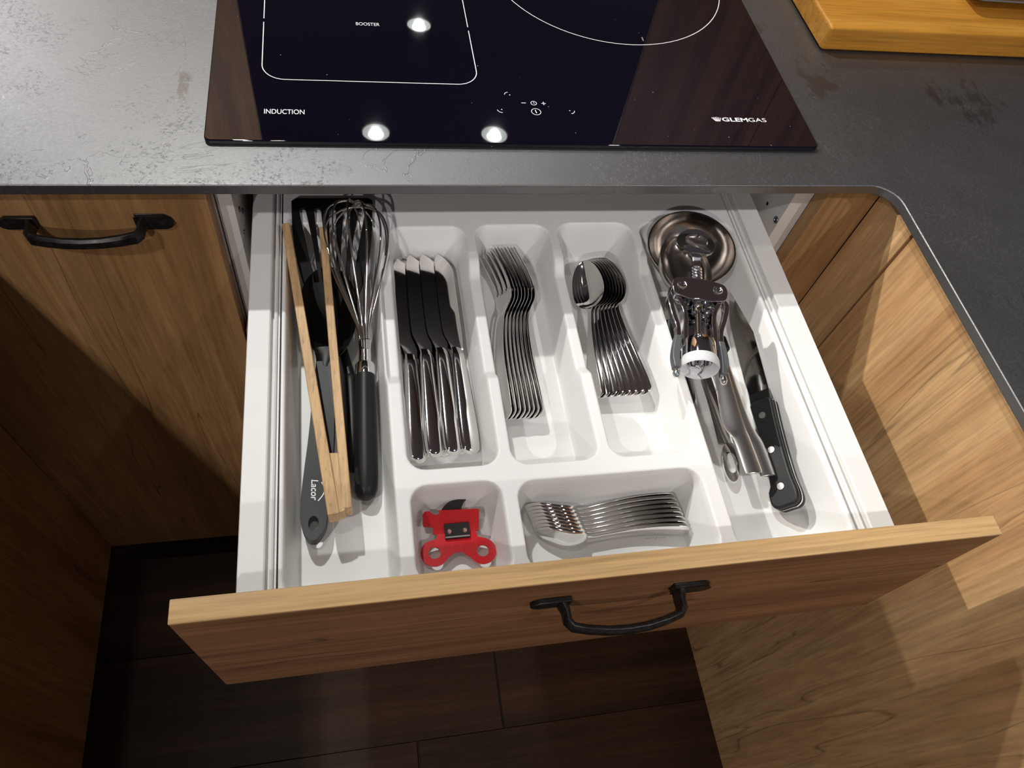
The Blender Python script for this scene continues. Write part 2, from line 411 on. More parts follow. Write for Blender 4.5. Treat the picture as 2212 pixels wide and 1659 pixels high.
# crown emblem: rays fanning up over a band
cr = [[(0.1862 + k * 0.00085, 0.0112), (0.1870 + k * 0.00085, 0.0112), (0.1866 + k * 0.00085 + (k - 2.5) * 0.0011, 0.0181 - abs(k - 2.5) * 0.0004), (0.1858 + k * 0.00085 + (k - 2.5) * 0.0011, 0.0176 - abs(k - 2.5) * 0.0004)] for k in range(6)]
pr('crown_emblem', join(*[([(x, y, ZP) for x, y in q], [(0, 1, 2, 3)]) for q in cr]))
ic = []
ic.append(ribbon([(-0.0125, 0.0326), (-0.0078, 0.0326)], 0.0007, ZP))
ic.append(ribbon([(0.0078, 0.0326), (0.0122, 0.0326)], 0.0007, ZP)); ic.append(ribbon([(0.0100, 0.0303), (0.0100, 0.0349)], 0.0007, ZP))
ic.append(ribbon([p for p in circ(0.0, 0.0327, 0.0028, 25)] + [(0.0028, 0.0327)], 0.0006, ZP))
ic.append(ribbon([(0.0, 0.0345), (0.0, 0.0325), (0.0012, 0.0325)], 0.0005, ZP))
ic.append(ribbon([p for p in circ(0.0004, 0.0200, 0.0046, 33)] + [(0.005, 0.0200)], 0.0006, ZP)); ic.append(ribbon([(-0.0002, 0.0224), (0.0006, 0.0178)], 0.0009, ZP))
def arc(cx, cy, r, a0, a1): return [(cx + r * cos(radians(a0 + (a1 - a0) * k / 10)), cy + r * sin(radians(a0 + (a1 - a0) * k / 10))) for k in range(11)]
ic.append(ribbon(arc(-0.0233, 0.0442, 0.0042, 175, 95), 0.0006, ZP)); ic.append(([(x, y, ZP) for x, y in circ(-0.0222, 0.0442, 0.0006, 8)], [tuple(range(8))]))
ic.append(ribbon(arc(-0.0330, 0.0225, 0.0048, 190, 270), 0.0006, ZP)); ic.append(([(x, y, ZP) for x, y in circ(-0.0334, 0.0222, 0.0006, 8)], [tuple(range(8))]))
ic.append(ribbon(arc(0.0352, 0.0225, 0.0042, 0, -85), 0.0006, ZP)); ic.append(([(x, y, ZP) for x, y in circ(0.0347, 0.0225, 0.0006, 8)], [tuple(range(8))]))
for m in ic: pr('touch_control', m)
pr('zone_mark', join(*[ribbon([(0.1405 + k * 0.0, 0.1425 + k * 0.0018), (0.1420, 0.1425 + k * 0.0018)], 0.0009, ZP) for k in range(4)]), M_PRINTG)

# ------------------------------------------------------------------ iron bow handles
def handle_parts(parent, cx, cz, Y, axis=0):
    """drawer-pull on a face looking towards -Y at depth Y"""
    pts = [(-0.0455, -0.0035), (-0.0440, -0.010), (-0.0440, -0.0165), (-0.041, -0.0205), (-0.030, -0.0235), (-0.015, -0.0260), (0, -0.0268),
           (0.015, -0.0260), (0.030, -0.0235), (0.041, -0.0205), (0.0440, -0.0165), (0.0440, -0.010), (0.0455, -0.0035)]
    hw = [0.0062, 0.0062, 0.0060, 0.0058, 0.0054, 0.0051, 0.0050, 0.0051, 0.0054, 0.0058, 0.0060, 0.0062, 0.0062]
    secs = []
    for i, (x, y) in enumerate(pts):
        a = Vector(pts[max(i - 1, 0)]); b = Vector(pts[min(i + 1, len(pts) - 1)]); d = (b - a).normalized(); nn = Vector((-d.y, d.x)) * (0.0034 if 0 < i < 12 else 0.0045)
        h = hw[i]
        secs.append([(cx + x + nn.x * s, Y + y + nn.y * s, cz + t * h) for s, t in ((1, -1), (1, -0.3), (0.4, 1), (-0.4, 1), (-1, 0.5), (-1, -1))])
    hd = mk('handle', loft(secs), M_IRON, parent, bevel=0.0008, seg=2)
    return hd
def handle_feet(parent, cx, cz, Y):
    ms = []
    for s in (-1, 1):
        o = [(0.0400, -0.0068), (0.0400, 0.0068), (0.0640, 0.0068), (0.0690, 0.0030), (0.0705, -0.0010), (0.0680, -0.0050), (0.0640, -0.0068)]
        m = plate([(s * x, z) for x, z in o], [], 0, 0.0042)
        ms.append(xf(m, lambda x, y, z: (cx + x, Y - 0.0002 - z, cz + y)))
    return ms
def handle(parent, cx, cz, Y):
    h = handle_parts(parent, cx, cz, Y)
    # feet belong to the same casting: join them into the handle mesh
    me = h.data; O = ORG[h]
    V = [tuple(v.co) for v in me.vertices]; F = [tuple(p.vertices) for p in me.polygons]
    ft = join(*handle_feet(parent, cx, cz, Y)); ft = mv(ft, -O.x, -O.y, -O.z)
    m = join((V, F), ft); me2 = bpy.data.meshes.new('handle'); me2.from_pydata(m[0], [], m[1]); me2.update()
    me2.polygons.foreach_set('use_smooth', [True] * len(me2.polygons)); me2.set_sharp_from_angle(angle=radians(35)); me2.materials.append(M_IRON)
    h.data = me2; bpy.data.meshes.remove(me); return h

# ------------------------------------------------------------------ base cabinets
YD, YB = -0.058, -0.038            # door faces and carcass fronts of the run under the hob
ZT, ZB = -0.0267, -0.834           # top and bottom of the fronts
lc = root('base_cabinet', 'narrow base cabinet with one upright-grain brown oak door, left of the open drawer', 'cabinet', (-0.455, 0.2, ZF))
mk('side_panel', box(-0.3185, -0.3025, YB, 0.52, -0.83, -0.014), M_CARC, lc)
mk('side_panel', box(-0.6075, -0.5915, YB, 0.52, -0.83, -0.014), M_CARC, lc)
mk('bottom_panel', box(-0.5910, -0.3190, YB, 0.52, -0.83, -0.814), M_CARC, lc)
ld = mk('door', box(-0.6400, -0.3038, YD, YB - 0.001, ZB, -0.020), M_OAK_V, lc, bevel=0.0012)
handle(ld, -0.4075, -0.0575, YD)
mk('plinth', box(-0.615, -0.302, 0.0, 0.018, ZF, -0.84), M_DKGAP, lc)

dc = root('base_cabinet', 'base cabinet under the hob with its white cutlery drawer pulled open', 'cabinet', (0.0, 0.2, ZF))
s1 = mk('side_panel', box(-0.3010, -0.2868, YB, 0.52, -0.83, -0.014), M_CARC, dc)
s2 = mk('side_panel', box(0.2838, 0.3060, YB, 0.52, -0.83, -0.014), M_CARC, dc)
mk('bottom_panel', box(-0.2865, 0.2835, YB, 0.52, -0.83, -0.814), M_CARC, dc)
mk('back_panel', box(-0.2865, 0.2835, 0.50, 0.508, -0.813, -0.014), M_CARC, dc)
mk('plinth', box(-0.301, 0.385, 0.0, 0.018, ZF, -0.84), M_DKGAP, dc)
def disc_x(x, y, z, r, d, t=0.0012):     # small round on a side panel, axis x
    return xf(lathe([(0.0002, 0), (r * 0.45, 0), (r * 0.5, t * 0.5), (r * 0.6, t), (r * 0.9, t), (r, t * 0.5), (r, 0)], 16), lambda a, b, c: (x + d * c, y + a, z + b))
mk('screw', disc_x(0.2838, -0.0330, -0.0905, 0.0042, -1), M_SCREW, dc)
mk('drill_hole', disc_x(0.2838, -0.0057, -0.0928, 0.0022, -1, 0.0003), M_HOLE, dc)
for y, z, r in ((-0.018, -0.085, 0.0028), (-0.022, -0.112, 0.0022), (-0.005, -0.10, 0.0026)):
    mk('screw', disc_x(-0.2868, y, z, r, 1), M_SCREW, dc)
for z0, z1 in ((-0.527, -0.230), (-0.834, -0.531)):
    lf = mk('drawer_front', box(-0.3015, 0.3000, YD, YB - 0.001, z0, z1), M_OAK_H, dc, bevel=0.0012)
    handle(lf, 0.003, z1 - 0.045, YD)
# the open drawer
YF0, YF1 = -0.4285, -0.4125
ZR = -0.098
dr = mk('drawer', join(box(-0.262, 0.258, YF1, 0.070, -0.182, -0.172), box(-0.262, 0.258, 0.058, 0.070, -0.172, -0.104)), M_WHITE, dc, bevel=0.0008)
def rail(prof):                          # side profile swept from the front to the back of the drawer
    return loft([[(x, YF1, z) for x, z in prof], [(x, 0.072, z) for x, z in prof]])
pl = [(-0.2768, -0.190), (-0.2768, -0.0995), (-0.2760, -0.0980), (-0.2580, -0.0980), (-0.2568, -0.0990), (-0.2562, -0.1060), (-0.2546, -0.1060), (-0.2540, -0.1010), (-0.2526, -0.1000),
      (-0.2512, -0.1010), (-0.2506, -0.1035), (-0.2492, -0.1035), (-0.2486, -0.1075), (-0.2478, -0.112), (-0.2478, -0.190)]
mk('drawer_side', rail(pl[::-1]), M_WHITE, dr, smooth=25)
prr = [(0.2725 - (x + 0.2768) * (0.0345 / 0.029), z) for x, z in pl]
mk('drawer_side', rail(prr), M_WHITE, dr, smooth=25)
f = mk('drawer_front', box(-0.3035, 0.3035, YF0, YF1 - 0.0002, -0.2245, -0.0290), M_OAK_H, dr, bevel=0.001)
mk('edge_band', box(-0.3035, 0.3035, YF0, YF1 - 0.0002, -0.0289, -0.0267), M_OAK_EDGE, dr, bevel=0.0007)
handle(dr, 0.0029, -0.0695, YF0)

cf = root('corner_filler', 'brown oak corner filler strips closing the inner corner at the right', 'filler', (0.335, -0.06, ZF))
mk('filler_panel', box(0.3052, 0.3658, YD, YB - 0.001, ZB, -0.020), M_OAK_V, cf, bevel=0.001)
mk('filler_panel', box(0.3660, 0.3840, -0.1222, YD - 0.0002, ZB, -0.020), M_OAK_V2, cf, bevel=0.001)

rcab = root('base_cabinet', 'base cabinet with a wide warm-lit brown oak door, right of the open drawer', 'cabinet', (0.7, -0.45, ZF))
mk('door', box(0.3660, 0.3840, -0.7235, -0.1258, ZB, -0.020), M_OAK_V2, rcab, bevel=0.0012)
mk('carcass', join(box(0.386, 0.92, -0.166, -0.150, -0.83, -0.014), box(0.386, 0.92, -0.72, -0.704, -0.83, -0.014), box(0.386, 0.92, -0.7035, -0.1425, -0.83, -0.814)), M_CARC, rcab)
mk('plinth', box(0.420, 0.438, -0.73, 0.0, ZF, -0.84), M_DKGAP, rcab)

lcab = root('base_cabinet', 'shadowed brown oak base cabinet at the far left, at right angles to the drawer', 'cabinet', (-0.9, -0.4, ZF))
mk('filler_panel', box(-0.6300, -0.6120, -0.1052, -0.0590, ZB, -0.020), M_OAK_V, lcab, bevel=0.001)
mk('door', box(-0.6300, -0.6120, -0.7030, -0.1058, ZB, -0.020), M_OAK_V, lcab, bevel=0.0012)
mk('carcass', join(box(-1.15, -0.632, -0.122, -0.106, -0.83, -0.014), box(-1.15, -0.632, -0.70, -0.684, -0.83, -0.014), box(-1.15, -0.632, -0.6835, -0.1225, -0.83, -0.814)), M_CARC, lcab)
mk('plinth', box(-0.68, -0.662, -0.73, 0.0, ZF, -0.84), M_DKGAP, lcab)

# ------------------------------------------------------------------ cutlery tray: one moulded sheet with seven wells
RIM, FLR = -0.100, -0.150
WELLS = [(-0.2450, -0.1560, -0.4000, -0.0220), (-0.1460, -0.0660, -0.3030, -0.0285), (-0.0575, 0.0230, -0.3050, -0.0270), (0.0310, 0.1150, -0.3050, -0.0255),
         (0.1225, 0.2330, -0.4000, -0.0250), (-0.1460, -0.0680, -0.3990, -0.3150), (-0.0575, 0.1100, -0.3990, -0.3185)]
def sstep(t): t = max(0.0, min(1.0, t)); return t * t * (3 - 2 * t)
def wall_prof(d):                         # 0 at the rim, 1 on the floor: rounded lip, drafted wall, rounded foot
    return sstep(d / 0.0092) * 0.40 + max(0.0, min(1.0, (d - 0.0011) / 0.0068)) * 0.60
def tray_z(x, y):
    best = -1
    for x0, x1, y0, y1 in WELLS:
        r = 0.017
        cx, cy = (x0 + x1) / 2, (y0 + y1) / 2
        qx, qy = abs(x - cx) - (x1 - x0) / 2 + r, abs(y - cy) - (y1 - y0) / 2 + r
        d = -(sqrt(max(qx, 0) ** 2 + max(qy, 0) ** 2) + min(max(qx, qy), 0) - r)
        best = max(best, d)
    dip = 0.0
    if -0.158 < x < 0.124:
        dip = 0.010 * sstep((-0.072 - y) / 0.022) * sstep((y + 0.218) / 0.016) * (sstep((x + 0.158) / 0.004))
    top = RIM - dip
    return top + (FLR - top) * wall_prof(best) if best > 0 else top
def grid_lines(a, b, step): n = int(round((b - a) / step)); return [a + (b - a) * i / n for i in range(n + 1)]
gx = grid_lines(-0.2474, 0.2358, 0.0012); gy = grid_lines(-0.4110, 0.0560, 0.0012)
V = []; nx = len(gx)
for y in gy:
    for x in gx: V.append((x, y, tray_z(x, y)))
F = [(j * nx + i, j * nx + i + 1, (j + 1) * nx + i + 1, (j + 1) * nx + i) for j in range(len(gy) - 1) for i in range(nx - 1)]
tray = mk('cutlery_tray', (V, F), M_TRAY, loc=(0, -0.18, -0.17), smooth=180)
tag(tray, 'white moulded plastic cutlery tray with seven wells lying in the open drawer', 'tray')
so = tray.modifiers.new('sheet', 'SOLIDIFY'); so.thickness = 0.0016; so.offset = -1

# ------------------------------------------------------------------ stainless cutlery
def sheet(st, t, nu=9):
    """long pressed-steel piece along +y; stations (s, half width, height, dish depth)"""
    us = [-1 + 2 * k / (nu - 1) for k in range(nu)]; secs = []
    for s, w, z, c in st:
        tt = t * min(1.0, w / 0.0016)
        top = [(u * w, s, z + c * (u * u - 1) + tt / 2 * (1 - 0.65 * u ** 6)) for u in us]
        bot = [(u * w, s, z + c * (u * u - 1) - tt / 2 * (1 - 0.65 * u ** 6)) for u in reversed(us)]
        secs.append(top + bot)
    return loft(secs)
def end_round(s0, s1, w, n=6):           # half-ellipse from a tip at s0 to full half-width w at s1
    return [(s0 + (s1 - s0) * (1 - cos(pi / 2 * k / n)), w * max(0.04, sin(pi / 2 * k / n))) for k in range(n)]
def spoon_mesh(L, wend, wneck, wbowl, bowl, depth, t=0.0018):
    a = bowl / 2; sc = L - a
    prof = [(s, w) for s, w in end_round(0, wend * 0.9, wend)]
    ns = L - bowl - 0.006
    for k in range(1, 13):
        u = k / 12; s = wend * 0.9 + (ns - wend * 0.9) * u
        prof.append((s, wend + (wneck - wend) * sstep(u ** 0.8)))
    st = []
    for s, w in prof:
        u = s / ns; st.append((s, w, 0.0065 * sin(pi * min(u, 1)) * 0.5 + 0.002 * (1 - u) , 0.0))
    for k in range(1, 19):
        ph = pi - pi * k / 18
        s = sc + a * cos(ph); e = sin(ph)
        egg = 1 + 0.10 * cos(ph) * -1
        w = max(wneck * (1 - k / 5) if k < 5 else 0, wbowl * e * egg, 0.0004)
        q = (s - (L - bowl)) / bowl
        z = -0.0020 * sin(pi * min(1, q * 1.4)) + 0.0085 * q * q
        st.append((s, w, z, depth * e ** 1.3))
    return sheet(st, t, 13)
def fork_mesh(L=0.205, t=0.0020):
    def z(s): return [p[1] for p in FK if p[0] >= s - 1e-9][0]
    zc = spline([(0, 0.0015), (0.05, 0.0045), (0.09, 0.0035), (0.122, 0.0), (0.145, -0.0045), (0.165, -0.0035), (0.185, 0.004), (0.205, 0.0175)], 10)
    def zz(s):
        for (a, b), (c, d) in zip(zc, zc[1:]):
            if a <= s <= c: return b + (d - b) * (s - a) / (c - a)
        return zc[-1][1]
    st = [(s, w, zz(s), 0.0) for s, w in end_round(0, 0.008, 0.0100)]
    for s, w in spline([(0.008, 0.0100), (0.035, 0.0092), (0.07, 0.0062), (0.105, 0.0036), (0.122, 0.0034), (0.134, 0.0060), (0.145, 0.0112), (0.156, 0.0124), (0.1615, 0.0124)], 4):
        st.append((s, w, zz(s), 0.0012 if s > 0.13 else 0))
    ms = [sheet(st, t)]
    for k in range(4):
        xo = (-0.0104, -0.00347, 0.00347, 0.0104)[k]; secs = []
        for i in range(12):
            s = 0.160 + (L - 0.160) * i / 11; u = i / 11; w = 0.0019 - 0.0011 * u; h = t / 2 * (1 - 0.45 * u); x = xo * (1 - 0.05 * u)
            secs.append([(x - w, s, zz(s) - h), (x + w, s, zz(s) - h), (x + w, s, zz(s) + h), (x - w, s, zz(s) + h)])
        ms.append(loft(secs))
    return xf(join(*ms), lambda x, y, z: (x, y * 0.965, z))
def knife_handle():
    secs = []
    for s, w, h in spline([(0.0, 0.002, 0.0008), (0.002, 0.0062, 0.0030), (0.008, 0.0096, 0.0046), (0.03, 0.0102, 0.0050), (0.06, 0.0090, 0.0046), (0.09, 0.0076, 0.0040), (0.106, 0.0070, 0.0036), (0.112, 0.0062, 0.0026), (0.117, 0.0056, 0.0014)], 4):
        secs.append([(w * cos(2 * pi * k / 14), s, h * sin(2 * pi * k / 14)) for k in range(14)])
    return loft(secs)
def knife_blade():
    secs = []
    L0, L1 = 0.114, 0.236
    for i in range(25):
        u = i / 24; s = L0 + (L1 - L0) * u
        back = 0.0060 + 0.0010 * sstep(u * 6) - 0.0125 * max(0, (u - 0.80) / 0.20) ** 2.2
        edge = -0.0058 - 0.0062 * sstep(u * 5) - 0.0012 * sin(pi * u) + 0.0030 * max(0, (u - 0.90) / 0.10) ** 2.4
        th = 0.0011 * (1 - 0.3 * u) + 0.0004
        if i == 24: back = edge + 0.0016
        m = (back + edge) / 2
        secs.append([(back, s, -th), (back, s, th), (m, s, th * 0.9), (edge, s, th * 0.12), (edge, s, -th * 0.12), (m, s, -th * 0.9)])
    return loft(secs)
def place(o, loc, yaw, roll, pitch=0.0):
    """local y (handle end -> tip) points along yaw; roll turns the piece about its own length"""
    o.rotation_mode = 'QUATERNION'
    o.rotation_quaternion = (Matrix.Rotation(yaw, 3, 'Z') @ Matrix.Rotation(pitch, 3, 'X') @ Matrix.Rotation(roll, 3, 'Y')).to_quaternion()
    o.location = loc
ORD = ['first', 'second', 'third', 'fourth', 'fifth', 'sixth', 'seventh', 'eighth']
def nth(k, n, start, end): return start if k == 0 else end if k == n - 1 else ORD[k]

# forks: nested on their edges, tines bending left
fork0 = mk('table_fork', fork_mesh(), M_STEEL, loc=(0, 0, 0), smooth=50)
for k in range(8):
    o = fork0 if k == 0 else dup(fork0)
    e = Vector((-0.0478 + 0.00435 * k, -0.2415 + 0.0004 * (k % 3), 0)); nk = Vector((-0.0358 + 0.0037 * k, -0.120, 0)); d = nk - e
    place(o, (e.x, e.y, FLR + 0.0142), -atan2(d.x, d.y), radians(-57 + 0.6 * k))
    tag(o, ['leftmost steel fork of the row nested on edge in the tray', 'rightmost steel fork of the row nested on edge in the tray'][k == 7] if k in (0, 7) else
        '%s steel fork from the left in the row nested on edge' % ORD[k], 'fork', 'forks nested on edge in the tray')
# dessert spoons: nested and fanned, bowls at the back
sp0 = mk('table_spoon', spoon_mesh(0.168, 0.0090, 0.0026, 0.0178, 0.058, 0.0075), M_STEEL, loc=(0, 0, 0), smooth=60)
for k in range(8):
    o = sp0 if k == 0 else dup(sp0)
    e = Vector((0.0450 + 0.0070 * k, -0.2235, 0)); nk = Vector((0.0600 + 0.0039 * k, -0.112, 0)); d = nk - e
    place(o, (e.x, e.y, FLR + 0.0125 + 0.0004 * k), -atan2(d.x, d.y), radians(-36 + 0.8 * k), radians(1.6))
    tag(o, ['leftmost spoon of the fanned row, its hollow bowl showing black', 'rightmost spoon of the fanned row, its rounded back showing'][k == 7] if k in (0, 7) else
        '%s spoon from the left in the fanned row beside the forks' % ORD[k], 'spoon', 'spoons fanned on edge in the tray')
# teaspoons: nested across the front well, bowls at the left
ts0 = mk('teaspoon', spoon_mesh(0.139, 0.0080, 0.0022, 0.0150, 0.045, 0.0062, 0.0016), M_STEEL, loc=(0, 0, 0), smooth=60)
for k in range(8):
    o = ts0 if k == 0 else dup(ts0)
    e = Vector((0.1010 - 0.0008 * k, -0.3655 + 0.0046 * k, 0)); nk = Vector((0.004, -0.3605 + 0.0036 * k, 0)); d = nk - e
    place(o, (e.x, e.y, FLR + 0.0118 + 0.0002 * k), -atan2(d.x, d.y), radians(98 - 0.5 * k))
    tag(o, ['teaspoon nearest the drawer front in the sideways nested row', 'teaspoon farthest from the drawer front in the sideways nested row'][k == 7] if k in (0, 7) else
        '%s teaspoon from the drawer front in the sideways nested row' % ORD[k], 'teaspoon', 'teaspoons nested in the front well')
# knives: four on top, four showing between and below them
kn0 = root('table_knife', 'x', 'knife', (0, 0, 0))
mk('handle', knife_handle(), M_STEEL, kn0, smooth=60); mk('blade', knife_blade(), M_STEEL, kn0, smooth=30)
KN = [(-0.1335, -0.2790, -0.1285, -0.136, 0, 16, 'long-handled table knife reaching furthest forward, leftmost of the top layer'),
      (-0.1175, -0.2745, -0.1150, -0.1355, 0, 14, 'second table knife from the left in the top layer'),
      (-0.1005, -0.2735, -0.1010, -0.1355, 0, 12, 'third table knife from the left in the top layer'),
      (-0.0855, -0.2735, -0.0855, -0.136, 0, 14, 'rightmost table knife of the top layer, blade against the tray wall'),
      (-0.1370, -0.2690, -0.1340, -0.1445, 0, 40, 'leftmost table knife of the bottom layer, its tip lying by the left wall'),
      (-0.1260, -0.2700, -0.1225, -0.1447, 0, 10, 'second table knife from the left in the bottom layer'),
      (-0.1090, -0.2700, -0.1090, -0.1447, 0, 10, 'third table knife from the left in the bottom layer'),
      (-0.0930, -0.2690, -0.0950, -0.1447, 0, 10, 'rightmost table knife of the bottom layer')]
for k, (xe, ye, xt, z, p, rl, lab) in enumerate(KN):
    o = kn0 if k == 0 else dup(kn0)
    place(o, (xe, ye, z), -atan2(xt - xe, 0.236), radians(rl), radians(p))
    tag(o, lab, 'knife', 'table knives in the tray')

# ------------------------------------------------------------------ left well: turner, serving spoon, tongs, whisk
def lerp(a, b, t): return tuple(p + (q - p) * t for p, q in zip(a, b))
# slotted turner
tr = root('slotted_turner', 'black nylon turner with five long slots at the back left of the tray', 'turner', (-0.195, -0.12, FLR))
lo = [(0.0402, -0.004), (0.0398, -0.012)] + [(p[0], p[1]) for p in spline([(0.0396, -0.02), (0.0375, -0.05), (0.0310, -0.080), (0.0190, -0.108), (0.0095, -0.122)], 5)]
outl = [(0.0362, 0.0)] + lo + [(-x, y) for x, y in reversed(lo)] + [(-0.0362, 0.0)]
slots = []
for k in range(5):
    xt = -0.0292 + 0.0146 * k; xb = xt * 0.56
    slots.append([(xt - 0.0033, -0.0165), (xt - 0.0020, -0.0142), (xt + 0.0020, -0.0142), (xt + 0.0033, -0.0165), (lerp((xt,), (xb,), .5)[0] + 0.0032, -0.048), (xb + 0.0021, -0.084), (xb - 0.0021, -0.084), (lerp((xt,), (xb,), .5)[0] - 0.0032, -0.048)])
def turn_map(x, y, z):                   # head leans up on to the rim of the tray
    u = -y
    zz = -0.0945 - 0.044 * sstep(u / 0.125) + 0.010 * (u / 0.125) * (1 - u / 0.125)
    return (-0.1985 + x + 0.03 * y, 0.0045 + y, zz + z)
mk('head', xf(plate(outl, slots, 0, 0.0022), turn_map), M_NYLON, tr, smooth=30, bevel=0.0005)
neck = [(-0.2022, -0.116, -0.1385, 0.0075, 0.0022), (-0.1985, -0.135, -0.1400, 0.0055, 0.003), (-0.1935, -0.160, -0.1405, 0.0048, 0.004), (-0.1895, -0.182, -0.1405, 0.0055, 0.0045)]
def oval(pts, n=14):
    secs = []
    for x, y, z, w, h in pts: secs.append([(x + w * cos(2 * pi * k / n), y, z + h * sin(2 * pi * k / n)) for k in range(n)])
    return loft(secs)
mk('neck', oval(spline(neck, 4)), M_NYLON, tr)
mk('handle', oval(spline([(-0.1895, -0.181, -0.1400, 0.0058, 0.0050), (-0.1890, -0.190, -0.1398, 0.0068, 0.0062), (-0.1890, -0.23, -0.1398, 0.0066, 0.0066), (-0.1905, -0.262, -0.1398, 0.0062, 0.0064), (-0.1912, -0.278, -0.1398, 0.0048, 0.0045), (-0.1914, -0.281, -0.1398, 0.001, 0.001)], 4)), M_BLKGRIP, tr)

# serving spoon with printed grey handle
ss = root('serving_spoon', 'black nylon serving spoon with a printed dark grey handle in the left well', 'serving spoon', (-0.21, -0.2, FLR))
cxs, cys = -0.2065, -0.1135
secs = []
nr, na = 9, 36
V, F = [], []
for side in (0, 1):
    for i in range(nr + 1):
        r = i / nr
        for k in range(na):
            a = 2 * pi * k / na
            w = 0.0275; l = 0.050 if sin(a) > 0 else 0.058
            z = -0.1190 - 0.0170 * (1 - r * r) - side * 0.0022
            V.append((cxs + w * r * cos(a) * (1 - (0.10 * max(0, -sin(a)) ** 2)), cys + l * r * sin(a) * (1 if sin(a) > 0 else 1), z - 0.12 * (0 if sin(a) > 0 else -l * r * sin(a)) * 0.6))
o2 = (nr + 1) * na
for i in range(nr):
    for k in range(na):
        a, b = i * na + k, i * na + (k + 1) % na
        F.append((a, b, b + na, a + na)); F.append((o2 + b, o2 + a, o2 + a + na, o2 + b + na))
for k in range(na):
    a, b = nr * na + k, nr * na + (k + 1) % na; F.append((a, b, o2 + b, o2 + a))
mk('bowl', (V, F), M_NYLON, ss, smooth=50)
mk('neck', oval(spline([(-0.2075, -0.158, -0.1245, 0.014, 0.0022), (-0.2088, -0.166, -0.1262, 0.011, 0.0045), (-0.2105, -0.176, -0.1275, 0.0085, 0.006), (-0.2110, -0.182, -0.1280, 0.0080, 0.0060)], 4)), M_NYLON, ss)
# handle: flattened loft with a real hanging hole, built as two skins round an outline
ho = spline([(-0.2030, -0.1745), (-0.2035, -0.21), (-0.2048, -0.25), (-0.2075, -0.28), (-0.2110, -0.305), (-0.2122, -0.320), (-0.2140, -0.333), (-0.2200, -0.3425), (-0.2242, -0.3442), (-0.2290, -0.3415), (-0.2335, -0.330),
             (-0.2338, -0.312), (-0.2310, -0.285), (-0.2265, -0.25), (-0.2225, -0.21), (-0.2190, -0.1745)], 4)
hh = [(-0.2235 + 0.0042 * cos(2 * pi * k / 20), -0.3300 + 0.0066 * sin(2 * pi * k / 20)) for k in range(20)]
def hz(x, y): return -0.1278 - 0.0065 * sstep((-y - 0.20) / 0.14)
mk('handle', xf(plate(ho, [hh], -0.0058, 0.0058), lambda x, y, z: (x, y, hz(x, y) + z)), M_GRIP, ss, smooth=50, bevel=0.0042, seg=4)
tm = text_mesh('Lacor', 0.012, 0.15); tm = fit(tm, 0, 0.0185, 0, 0.0058, 0)
pmark = join(tm, ribbon([(0.0025 + 0.0165 * t, 0.0066 + 0.0050 * sin(pi * (0.12 + 0.85 * t)) - 0.0012 * t) for t in [k / 14 for k in range(15)]], 0.0009, 0),
             ribbon([(0.0095 + 0.0014 * cos(a), 0.0124 + 0.0012 * sin(a)) for a in [2 * pi * k / 12 for k in range(13)]], 0.0006, 0))
tb = radians(-92)
mk('printed_name', xf(pmark, lambda x, y, z: (lambda X, Y: (X, Y, hz(X, Y) + 0.0060))(-0.2248 + x * cos(tb) - y * sin(tb), -0.2915 + x * sin(tb) + y * cos(tb))), M_PRINT, ss, smooth=0)

# wooden tongs: two beech arms glued to a wedge block
tg = root('wooden_tongs', 'pale beech tongs lying over the black spoon handle', 'tongs', (-0.21, -0.2, FLR))
ZTG = -0.1045
def arm(x0, y0, x1, y1, w0, w1, h0, h1, z0=ZTG, z1=ZTG):
    d = Vector((x1 - x0, y1 - y0)).normalized(); nn = Vector((-d.y, d.x)); secs = []
    for x, y, w, h, z in ((x0, y0, w0, h0, z0), (x0 + (x1 - x0) * .5, y0 + (y1 - y0) * .5, (w0 + w1) / 2, (h0 + h1) / 2, (z0 + z1) / 2), (x1, y1, w1, h1, z1)):
        a = (x + nn.x * w / 2, y + nn.y * w / 2); b = (x - nn.x * w / 2, y - nn.y * w / 2)
        secs.append([(*a, z - h), (*b, z - h), (*b, z), (*a, z)])
    return loft(secs)
mk('arm', arm(-0.2437, -0.0324, -0.2062, -0.3310, 0.0078, 0.0098, 0.020, 0.017, -0.0890, -0.1100), M_BEECH, tg, bevel=0.0012)
mk('arm', arm(-0.2086, -0.0378, -0.1955, -0.3265, 0.0074, 0.0080, 0.020, 0.017, -0.0890, -0.1100), M_BEECH, tg, bevel=0.0012)
wz = [[(-0.2094, -0.2760), (-0.2012, -0.2765)], [(-0.2046, -0.3312), (-0.1972, -0.3280)]]
mk('wedge_block', loft([[(*wz[0][0], -0.1240), (*wz[0][1], -0.1240), (*wz[0][1], -0.1090), (*wz[0][0], -0.1090)], [(*wz[1][0], -0.1272), (*wz[1][1], -0.1272), (*wz[1][1], -0.1106), (*wz[1][0], -0.1106)]]), M_BEECH, tg, bevel=0.0006)

